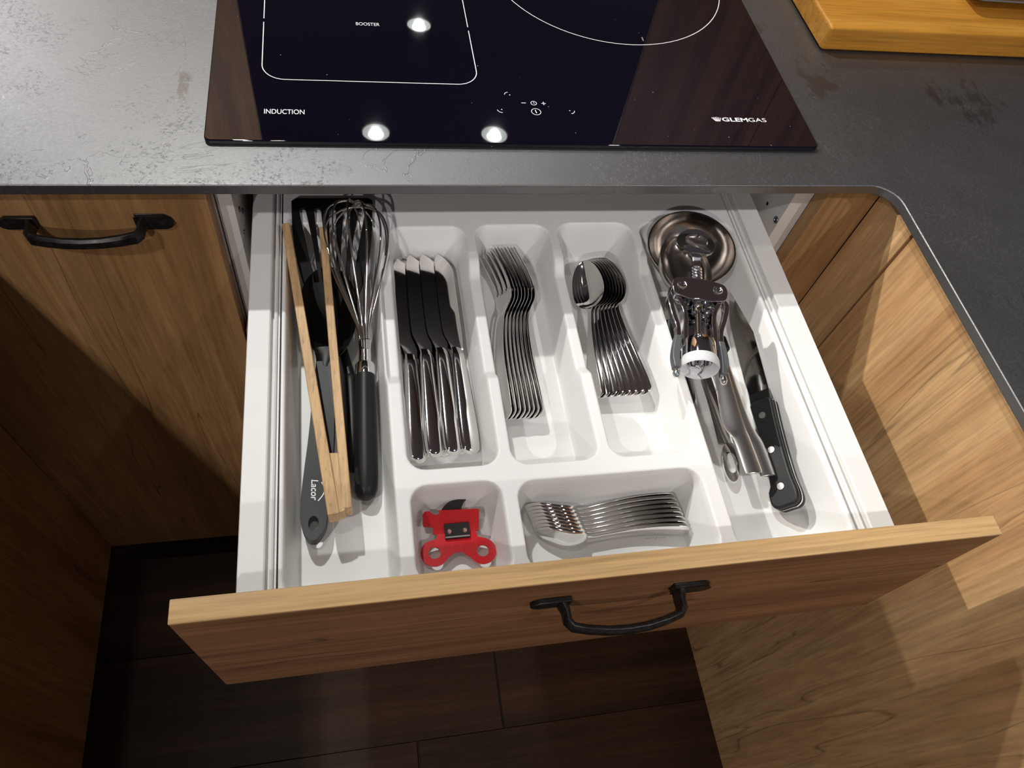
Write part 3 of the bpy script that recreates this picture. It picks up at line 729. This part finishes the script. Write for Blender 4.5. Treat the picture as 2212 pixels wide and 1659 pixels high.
# balloon whisk
wk = root('balloon_whisk', 'steel balloon whisk with a black grip in the left well of the tray', 'whisk', (-0.175, -0.18, FLR))
A = Vector((-0.1742, -0.1520, -0.1220)); B = Vector((-0.1782, -0.0220, -0.0750)); ax = (B - A).normalized(); LB = (B - A).length
sx = Vector((1, 0, 0)); sx = (sx - ax * sx.dot(ax)).normalized(); sz = sx.cross(ax)
half = spline([(0, 0.0045), (0.10, 0.0062), (0.35, 0.0175), (0.60, 0.0280), (0.78, 0.0312), (0.92, 0.0262), (0.985, 0.013), (1.0, 0.0)], 6)
for k in range(6):
    an = pi * k / 6 + 0.2; dv = sx * cos(an) + sz * sin(an)
    off = 0.0013 * (k - 2.5)
    path = [A + ax * (LB * u + off * sstep(u)) + dv * r for u, r in half] + [A + ax * (LB * u + off * sstep(u)) - dv * r for u, r in reversed(half[:-1])]
    mk('wire_loop', tube(path, 0.00105, 6), M_STEEL, wk, smooth=180)
H0 = Vector((-0.1745, -0.1600, -0.1305)); H1 = Vector((-0.1803, -0.3080, -0.1385)); hd = (H1 - H0).normalized()
def along(r_list, flat=1.0, n=20): return tube([H0 + hd * s for s, _ in r_list], [r for _, r in r_list], n, flat=flat)
mk('wire_bundle', join(*[tube([A - ax * 0.001 + (sx * cos(a) + sz * sin(a)) * 0.0050, H0 - hd * 0.002 + (sx * cos(a) + sz * sin(a)) * 0.0046, H0 + hd * 0.006 + (sx * cos(a) + sz * sin(a)) * 0.0046], 0.00095, 6) for a in [2 * pi * k / 14 for k in range(14)]]), M_STEEL, wk)
mk('ferrule', along([(0.000, 0.0050), (0.0002, 0.0058), (0.0140, 0.0058), (0.0142, 0.0082), (0.0160, 0.0092), (0.0270, 0.0093), (0.0272, 0.0070)]), M_CHROME, wk, smooth=40)
mk('grip', along([(0.0250, 0.0080), (0.0252, 0.0091), (0.06, 0.0100), (0.10, 0.0106), (0.128, 0.0107), (0.140, 0.0100), (0.146, 0.0078), (0.1485, 0.0040), (0.149, 0.0006)]), M_BLKGRIP, wk, smooth=60)
hp = H0 + hd * 0.130
mk('hanging_hole', xf(plate(circ(0, 0, 0.0028, 18, 0.0085), [], 0, 0.0004), lambda x, y, z: (hp.x - 0.0065 + x, hp.y + y, hp.z + 0.0082 + z)), M_HOLE, wk)

# ------------------------------------------------------------------ right well
def bowl_mesh(R, depth, t=0.0012, n=40, rings=10, rx=1.0, ry=1.0, lip=0.0):
    prof = []
    for i in range(rings + 1):
        a = i / rings * pi / 2; prof.append((max(1e-4, R * sin(a)), depth * (1 - cos(a))))
    if lip: prof.append((R + lip, depth + lip * 0.15))
    prof2 = [(r, h - t) for r, h in reversed(prof)]
    m = lathe(prof + prof2, n)
    return xf(m, lambda x, y, z: (x * rx, y * ry, z - depth))
ld = root('soup_ladle', 'big steel ladle with a round bowl, largest utensil in the right well', 'ladle', (0.17, -0.1, FLR))
mk('bowl', rotm(bowl_mesh(0.0455, 0.034, lip=0.0015), (radians(6), radians(-6), 0), (0.1705, -0.0720, -0.0890)), M_SATIN, ld, smooth=60)
hl = spline([(0.1660, -0.1120, -0.0900, 0.0075), (0.1640, -0.1240, -0.1020, 0.0065), (0.1640, -0.150, -0.1250, 0.0065), (0.1650, -0.19, -0.1375, 0.0070), (0.1660, -0.24, -0.1400, 0.0075), (0.1640, -0.28, -0.1410, 0.0078)], 5)
secs = []
for x, y, z, w in hl: secs.append([(x - w, y, z + 0.0012), (x - w * 0.55, y, z - 0.0012), (x + w * 0.55, y, z - 0.0012), (x + w, y, z + 0.0012), (x + w * 0.6, y, z + 0.0022), (x - w * 0.6, y, z + 0.0022)])
mk('handle', loft(secs), M_STEEL, ld, smooth=60)
oe = [(0.1622 + 0.0078 * cos(a) - 0.04 * 0, -0.3020 + 0.0185 * sin(a)) for a in [2 * pi * k / 36 for k in range(36)]]
oe = [(x + (y + 0.302) * 0.16, y + (0.004 if y > -0.30 else 0)) for x, y in oe]
oh = [(0.1630 + 0.0052 * cos(a) + 0.0105 * sin(a) * 0.16, -0.3010 + 0.0105 * sin(a)) for a in [2 * pi * k / 24 for k in range(24)]]
mk('hanging_loop', xf(plate(oe, [oh], -0.1415, -0.1385), lambda x, y, z: (x, y, z)), M_STEEL, ld, smooth=40, bevel=0.001)

def serving(name, label, bx, by, bz, rx, ry, hx0, hx1, hy1, hz1, w0, w1, tilt, dz=0.0):
    r = root(name, label, 'serving spoon', (bx, by - 0.1, FLR), 'steel serving spoons in the right well')
    mk('bowl', rotm(bowl_mesh(1.0, 0.020, 0.0014, rx=rx, ry=ry), tilt, (bx, by, bz)), M_SATIN, r, smooth=60)
    pts = spline([(hx0 - 0.002, by - ry * 0.92, bz - 0.003, 0.007), (hx0, by - ry - 0.012, bz - 0.004, 0.0052), (hx0 + (hx1 - hx0) * 0.25, by - ry - 0.05, bz - 0.022 + dz, 0.0060), (hx0 + (hx1 - hx0) * 0.6, (by - ry + hy1) / 2 - 0.03, hz1 + 0.003, w0), (hx1 - 0.0005, hy1 + 0.035, hz1, w1 * 0.98), (hx1, hy1 + 0.004, hz1, w1), (hx1, hy1 + 0.001, hz1, w1 * 0.85), (hx1, hy1, hz1, w1 * 0.6)], 5)
    s = []
    for x, y, z, w in pts: s.append([(x - w, y, z), (x - w * 0.8, y, z - 0.0011), (x + w * 0.8, y, z - 0.0011), (x + w, y, z), (x + w * 0.7, y, z + 0.0012), (x - w * 0.7, y, z + 0.0012)])
    mk('handle', loft(s), M_BRUSH, r, smooth=60)
    return r
serving('steel_serving_spoon', 'upper steel serving spoon, oval bowl behind the corkscrew, wide brushed handle', 0.1490, -0.1080, -0.0760, 0.0270, 0.0420, 0.1560, 0.1700, -0.3225, -0.1180, 0.0108, 0.0085, (radians(-4), radians(4), radians(-8)), 0.006)
serving('steel_serving_spoon', 'lower steel serving spoon whose brushed handle ends against the black knife handle', 0.1520, -0.1040, -0.0830, 0.0275, 0.0420, 0.1640, 0.1880, -0.3225, -0.1270, 0.0095, 0.0080, (radians(-4), radians(4), radians(-8)), 0.0)

# kitchen knife with riveted black handle
kk = root('kitchen_knife', 'kitchen knife with black handle and three rivets along the right wall', 'knife', (0.205, -0.27, FLR))
KA = Vector((0.2035, -0.3535, -0.1335)); KB = Vector((0.2150, -0.2400, -0.1335)); kd = (KB - KA).normalized()
kroll = radians(52)
kr = Vector((kd.y, -kd.x, 0)).normalized(); ku = Vector((0, 0, 1))
kw = kr * cos(kroll) + ku * sin(kroll)          # across the handle, towards the spine
kt = -kr * sin(kroll) + ku * cos(kroll)         # normal of the handle's broad face
def K(s, w, t): return tuple(KA + kd * s + kw * w + kt * t)
hs = spline([(0.0, 0.006), (0.002, 0.0100), (0.006, 0.0125), (0.014, 0.0130), (0.03, 0.0112), (0.06, 0.0105), (0.09, 0.0110), (0.108, 0.0118), (0.112, 0.0110), (0.114, 0.0085)], 3)
def scale_mesh(t0, t1):
    out = [(s, w if i else w) for i, (s, w) in enumerate(hs)]
    lo = [(s, -w - (0.0022 if s < 0.02 else 0)) for s, w in reversed(hs)]
    m = plate(out + lo, [], t0, t1)
    return xf(m, lambda s, w, t: K(s, w, t))
mk('handle_scale', scale_mesh(0.0012, 0.0085), M_BLKGRIP, kk, bevel=0.0028, seg=3)
mk('handle_scale', scale_mesh(-0.0085, -0.0012), M_BLKGRIP, kk, bevel=0.0028, seg=3)
mk('tang', xf(plate([(s, w + 0.0002) for s, w in hs] + [(s, -w - 0.0002 - (0.0022 if s < 0.02 else 0)) for s, w in reversed(hs)], [], -0.0011, 0.0011), lambda s, w, t: K(s, w, t)), M_STEEL, kk)
for s in (0.020, 0.058, 0.096):
    m = lathe([(0.0003, 0.0010), (0.0034, 0.0008), (0.0036, 0.0), (0.0003, -0.0005)], 18)
    mk('rivet', xf(m, lambda x, y, z: K(s + x, -0.0010 + y, 0.0085 + z)), M_BRUSH, kk)
bs = []
for i in range(25):
    u = i / 24; s = 0.1125 + 0.150 * u
    sp_ = 0.0095 - 0.013 * max(0, (u - 0.55) / 0.45) ** 2; ed = -0.0115 - 0.002 * sstep(u * 4) + 0.011 * max(0, (u - 0.6) / 0.4) ** 2
    if i == 24: ed = sp_ - 0.001
    th = 0.0011 * (1 - 0.5 * u)
    bs.append([K(s, sp_, -th), K(s, sp_, th), K(s, ed, 0.0001), K(s, ed, -0.0001)])
mk('blade', loft(bs), M_STEEL, kk, smooth=30)
mk('bolster', loft([[K(s, w, t) for w, t in ((0.0095, -h), (0.0095, h), (-0.012, h * 0.7), (-0.012, -h * 0.7))] for s, h in ((0.111, 0.0050), (0.116, 0.0046), (0.126, 0.0018))]), M_BLKSTEEL, kk, smooth=40)

# tool with a black handle under the corkscrew
bt = root('peeler', 'black-handled tool almost hidden beneath the corkscrew', 'peeler', (0.135, -0.19, FLR))
mk('handle', oval(spline([(0.1330, -0.150, -0.1150, 0.0060, 0.006), (0.1310, -0.165, -0.1200, 0.0090, 0.009), (0.1320, -0.19, -0.1280, 0.0095, 0.010), (0.1345, -0.215, -0.1330, 0.0100, 0.010), (0.1362, -0.232, -0.1360, 0.0085, 0.0085), (0.1366, -0.2375, -0.1365, 0.003, 0.003)], 4), 18), M_BLKGRIP, bt, smooth=70)
mk('blade', loft([[(x - w, y, z - 0.001), (x + w, y, z - 0.001), (x + w, y, z + 0.001), (x - w, y, z + 0.001)] for x, y, z, w in ((0.1330, -0.151, -0.1145, 0.0045), (0.1335, -0.135, -0.1120, 0.0050), (0.1340, -0.118, -0.1150, 0.0050))]), M_BRUSH, bt)
mk('guard', mv(box(-0.006, 0.006, -0.009, 0.009, -0.006, 0.006), 0.1790, -0.1830, -0.1130), M_BLKGRIP, bt, bevel=0.003, seg=3)

# wing corkscrew, lying on top; local y runs from the frosted ring up to the bottle-opener key
ck = root('wing_corkscrew', 'chrome wing corkscrew with frosted ring lying on top of the ladle', 'corkscrew', (0.140, -0.17, -0.10))
CO = Vector((0.1240, -0.2355, -0.0710)); cyaw = radians(-13.6); cpit = radians(3.5)
CM = Matrix.Rotation(cyaw, 3, 'Z') @ Matrix.Rotation(cpit, 3, 'X')
def CK(x, y, z): return tuple(CO + CM @ Vector((x, y, z)))
def turned(prof, n=32, closed=False): return xf(lathe(prof, n, closed), lambda x, y, z: CK(x, z, y))   # turned about local y
def ckm(name, m, mat, smooth=45, bevel=0): return mk(name, m, mat, ck, smooth=smooth, bevel=bevel)
ckm('frosted_ring', turned([(0.0150, 0.0), (0.0170, -0.0012), (0.0182, 0.0008), (0.0180, 0.0060), (0.0168, 0.0095), (0.0130, 0.0095), (0.0126, 0.0070)], closed=True), M_FROST)
ckm('bell', turned([(0.0120, 0.0070), (0.0160, 0.0070), (0.0163, 0.0090), (0.0160, 0.0240), (0.0150, 0.0280), (0.0110, 0.0300), (0.0070, 0.0300), (0.0070, 0.0285), (0.0115, 0.0275), (0.0140, 0.0240), (0.0140, 0.0085)], closed=True), M_CHROME)
for s in (-1, 1):
    pts = spline([(s * 0.0140, 0.020), (s * 0.0142, 0.036), (s * 0.0135, 0.050), (s * 0.0150, 0.062), (s * 0.0195, 0.073), (s * 0.0225, 0.080)], 5)
    ckm('frame_arm', loft([[CK(x - 0.0024, y, -0.0055), CK(x + 0.0024, y, -0.0055), CK(x + 0.0024, y, 0.0055), CK(x - 0.0024, y, 0.0055)] for x, y in pts]), M_CHROME, bevel=0.0012)
tp = spline([(-0.0275, 0.084), (-0.0255, 0.0925), (-0.018, 0.0955), (0.0, 0.0970), (0.018, 0.0955), (0.0255, 0.0925), (0.0275, 0.084), (0.0250, 0.0760), (0.018, 0.0735), (0.009, 0.0715), (0.0, 0.0725), (-0.009, 0.0715), (-0.018, 0.0735), (-0.0250, 0.0760), (-0.0275, 0.084)], 4)[:-1]
for z0, z1 in ((0.0062, 0.0085), (-0.0085, -0.0062)):
    ckm('top_plate', xf(plate(tp, [], z0, z1), lambda x, y, z: CK(x, y, z)), M_CHROME, bevel=0.0008)
ckm('top_block', xf(plate([(x * 0.94, 0.085 + (y - 0.085) * 0.9) for x, y in tp], [], -0.0062, 0.0062), lambda x, y, z: CK(x, y, z)), M_CHROME)
for s in (-1, 1):
    ckm('pivot_rivet', xf(lathe([(0.0008, 0.0010), (0.0022, 0.0012), (0.0030, 0.0022), (0.0042, 0.0024), (0.0050, 0.0012), (0.0050, 0.0)], 20), lambda x, y, z: CK(s * 0.0178 + x, 0.0860 + y, 0.0085 + z)), M_CHROME)
    lv = spline([(s * 0.0195, 0.0840, 0.0052), (s * 0.0275, 0.0745, 0.0056), (s * 0.0255, 0.058, 0.0050), (s * 0.0210, 0.042, 0.0048), (s * 0.0205, 0.030, 0.0050)], 5)
    ckm('lever', loft([[CK(x - w * 0.5, y, -0.0040), CK(x + w * 0.5, y, -0.0040), CK(x + w * 0.5, y, 0.0040), CK(x - w * 0.5, y, 0.0040)] for x, y, w in lv]), M_CHROME, bevel=0.001)
    gp = spline([(s * 0.0205, 0.031, 0.0058), (s * 0.0222, 0.020, 0.0068), (s * 0.0232, 0.008, 0.0070), (s * 0.0222, -0.004, 0.0056)], 5)
    ckm('lever_grip', loft([[CK(x - w * 0.5, y, -0.0048), CK(x + w * 0.5, y, -0.0048), CK(x + w * 0.55, y, 0.0), CK(x + w * 0.5, y, 0.0048), CK(x - w * 0.5, y, 0.0048), CK(x - w * 0.55, y, 0.0)] for x, y, w in gp]), M_GREYGRIP, bevel=0.0012)
    ckm('lever_tip', xf(lathe([(0.0005, -0.0105), (0.0024, -0.0095), (0.0036, -0.006), (0.0030, -0.003), (0.0026, 0.0)], 14), lambda x, y, z: CK(s * 0.0220 + x, -0.003 + z, y)), M_CHROME)
fb = []
for y, w in [(0.026, 0.0135), (0.036, 0.0136), (0.050, 0.0130), (0.062, 0.0142), (0.072, 0.0185)]:
    fb.append([CK(w * sin(t), y, -0.0020 - 0.0072 * cos(t)) for t in [(-1 + 2 * k / 12) * 1.35 for k in range(13)]] + [CK((w - 0.0012) * sin(t), y, -0.0020 - 0.0060 * cos(t)) for t in [(1 - 2 * k / 12) * 1.35 for k in range(13)]])
ckm('frame_back', loft(fb), M_CHROME)
ckm('shaft', turned([(0.0005, 0.038), (0.0028, 0.038), (0.0030, 0.060), (0.0060, 0.061), (0.0064, 0.068), (0.0050, 0.070), (0.0034, 0.073), (0.0034, 0.108)], 20), M_CHROME)
for k in range(5):
    ckm('rack_ring', turned([(0.0034 + 0.0016 * 0, 0.0985 + 0.0036 * k), (0.0052, 0.0993 + 0.0036 * k), (0.0056, 0.1003 + 0.0036 * k), (0.0052, 0.1013 + 0.0036 * k), (0.0034, 0.1021 + 0.0036 * k)], 18), M_CHROME)
worm = [CK(0.0030 * cos(a) * min(1, (t + 0.15) * 2), -0.012 + 0.052 * t, 0.0030 * sin(a) * min(1, (t + 0.15) * 2)) for t, a in [(k / 70, 2 * pi * 5.2 * k / 70) for k in range(71)]]
ckm('worm', tube(worm, [0.0002 + min(1, k / 12) * 0.0011 for k in range(71)], 6), M_CHROME, smooth=180)
ckm('stem', loft([[CK(x - w, y, -0.0022), CK(x + w, y, -0.0022), CK(x + w, y, 0.0022), CK(x - w, y, 0.0022)] for y, w, x in ((0.115, 0.0042, 0), (0.121, 0.0040, 0), (0.128, 0.0046, 0), (0.134, 0.009, 0))]), M_CHROME, bevel=0.0008)
kc = (0.0, 0.1475); kyo = [(0.0200 * cos(a), kc[1] + (0.0150 if sin(a) > 0 else 0.0170) * sin(a)) for a in [2 * pi * k / 40 for k in range(40)]]
kho = [(0.0118 * cos(a), kc[1] + (0.0070 if sin(a) > 0 else 0.0100) * sin(a) + 0.0012) for a in [2 * pi * k / 30 for k in range(30)]]
ckm('opener_key', xf(plate(kyo, [kho], -0.0018, 0.0018), lambda x, y, z: CK(x, y, z + 0.0055 * cos(x / 0.0200 * 1.4) - 0.002)), M_CHROME, bevel=0.0008)

# ------------------------------------------------------------------ red can opener in the small well
op = root('can_opener', 'red lacquered metal can opener with black blade in the small front well', 'can opener', (-0.107, -0.355, FLR))
def lobes():
    L = (-0.1265, -0.3610); Rr = (-0.0858, -0.3630); r = 0.0116
    pts = []
    pts += [(-0.1225, -0.3415), (-0.1228, -0.3455), (-0.1240, -0.3490)]
    pts += [(L[0] + r * cos(radians(a)), L[1] + r * sin(radians(a))) for a in range(112, 312, 8)]
    pts += [(-0.1150, -0.3658), (-0.1110, -0.3630), (-0.1068, -0.3618), (-0.1026, -0.3628), (-0.0985, -0.3664)]
    pts += [(Rr[0] + r * cos(radians(a)), Rr[1] + r * sin(radians(a))) for a in range(228, 430, 8)]
    pts += [(-0.0885, -0.3500), (-0.0893, -0.3460), (-0.0896, -0.3415)]
    return pts
lp = lobes()
def tilt_op(x, y, z):                     # handle plate lies with its near end down
    return (x, y, FLR + 0.0095 - (y + 0.376) * 0.04 + z)
mk('handle_plate', xf(plate(lp, [circ(-0.1265, -0.3610, 0.0051, 22), circ(-0.0858, -0.3630, 0.0051, 22)], 0, 0.0018), tilt_op), M_RED, op, bevel=0.0006)
up = [(-0.1262, -0.3410), (-0.1258, -0.3360), (-0.1335, -0.3352), (-0.1345, -0.3335), (-0.1342, -0.3265), (-0.1325, -0.3245), (-0.1285, -0.3243), (-0.1262, -0.3262), (-0.1232, -0.3275), (-0.1205, -0.3268), (-0.1198, -0.3250), (-0.1215, -0.3243), (-0.0868, -0.3255), (-0.0858, -0.3265), (-0.0868, -0.3410)]
mk('blade_plate', xf(plate(up, [], 0, 0.0018), lambda x, y, z: (x, y - 0.0035, FLR + 0.0085 + (y + 0.341) * 0.70 + z)), M_RED, op, bevel=0.0006)
bk = spline([(-0.1195, -0.3305), (-0.1168, -0.3252), (-0.1115, -0.3214), (-0.1045, -0.3199), (-0.0960, -0.3204)], 5) + spline([(-0.0960, -0.3204), (-0.0985, -0.3225), (-0.1005, -0.3262), (-0.1012, -0.3305)], 4)[1:]
mk('blade', xf(plate(bk, [], 0, 0.0016), lambda x, y, z: (x, y, FLR + 0.0075 + (y + 0.341) * 0.66 + z)), M_BLKSTEEL, op, bevel=0.0003)
def bkt(x, y, z): return (x, y, FLR + 0.0130 + (y + 0.345) * 0.30 + z)
mk('bracket', xf(box(-0.1165, -0.0952, -0.3505, -0.3385, -0.002, 0.0016), bkt), M_BLKSTEEL, op, bevel=0.0005)
mk('cutting_edge', xf(box(-0.1162, -0.0955, -0.3500, -0.3490, 0.0014, 0.0020), bkt), M_BRUSH, op)
for x in (-0.1125, -0.0992):
    mk('rivet', xf(lathe([(0.0003, 0.0010), (0.0014, 0.0009), (0.0020, 0.0)], 14), lambda a, b, c: bkt(x + a, -0.3448 + b, 0.0016 + c)), M_RIVET, op)

# ------------------------------------------------------------------ chopping board and the dish on it
cb = mk('chopping_board', box(0.3585, 0.78, 0.1430, 0.46, 0.0, 0.0300), M_BOARD, loc=(0.57, 0.30, 0.0), bevel=0.0045, seg=1)
tag(cb, 'thick golden brown wooden chopping board at the top right of the worktop', 'board')

dish = root('steel_dish', 'shiny steel dish standing on the chopping board at the top right corner', 'dish', (0.66, 0.29, 0.030))
ds = rrect(0.5590, 0.7600, 0.1850, 0.3900, 0.012, 6)
def ring(off, z): return [(0.6595 + (x - 0.6595) * (1 - off / 0.10), 0.2875 + (y - 0.2875) * (1 - off / 0.10), z) for x, y in ds]
mk('dish_shell', loft([ring(0.035, 0.0312), ring(0.020, 0.034), ring(0.006, 0.045), ring(0.0, 0.0465), ring(0.0004, 0.0480), ring(0.0065, 0.0465), ring(0.0210, 0.0355), ring(0.035, 0.0330)]), M_CHROME, dish, smooth=50)
mk('foot', loft([ring(0.045, 0.0300), ring(0.045, 0.0315), ring(0.060, 0.0315), ring(0.060, 0.0300)]), M_CHROME, dish)

mk('embossed_mark', join(ribbon([(0.0705, -0.3622), (0.0725, -0.3652), (0.0745, -0.3622)], 0.0004, FLR + 0.0003), ribbon([(0.0630, -0.3628), (0.0690, -0.3631)], 0.0005, FLR + 0.0003), ribbon([(0.0760, -0.3636), (0.0825, -0.3639)], 0.0005, FLR + 0.0003)), M_PRINTG, tray, smooth=0)
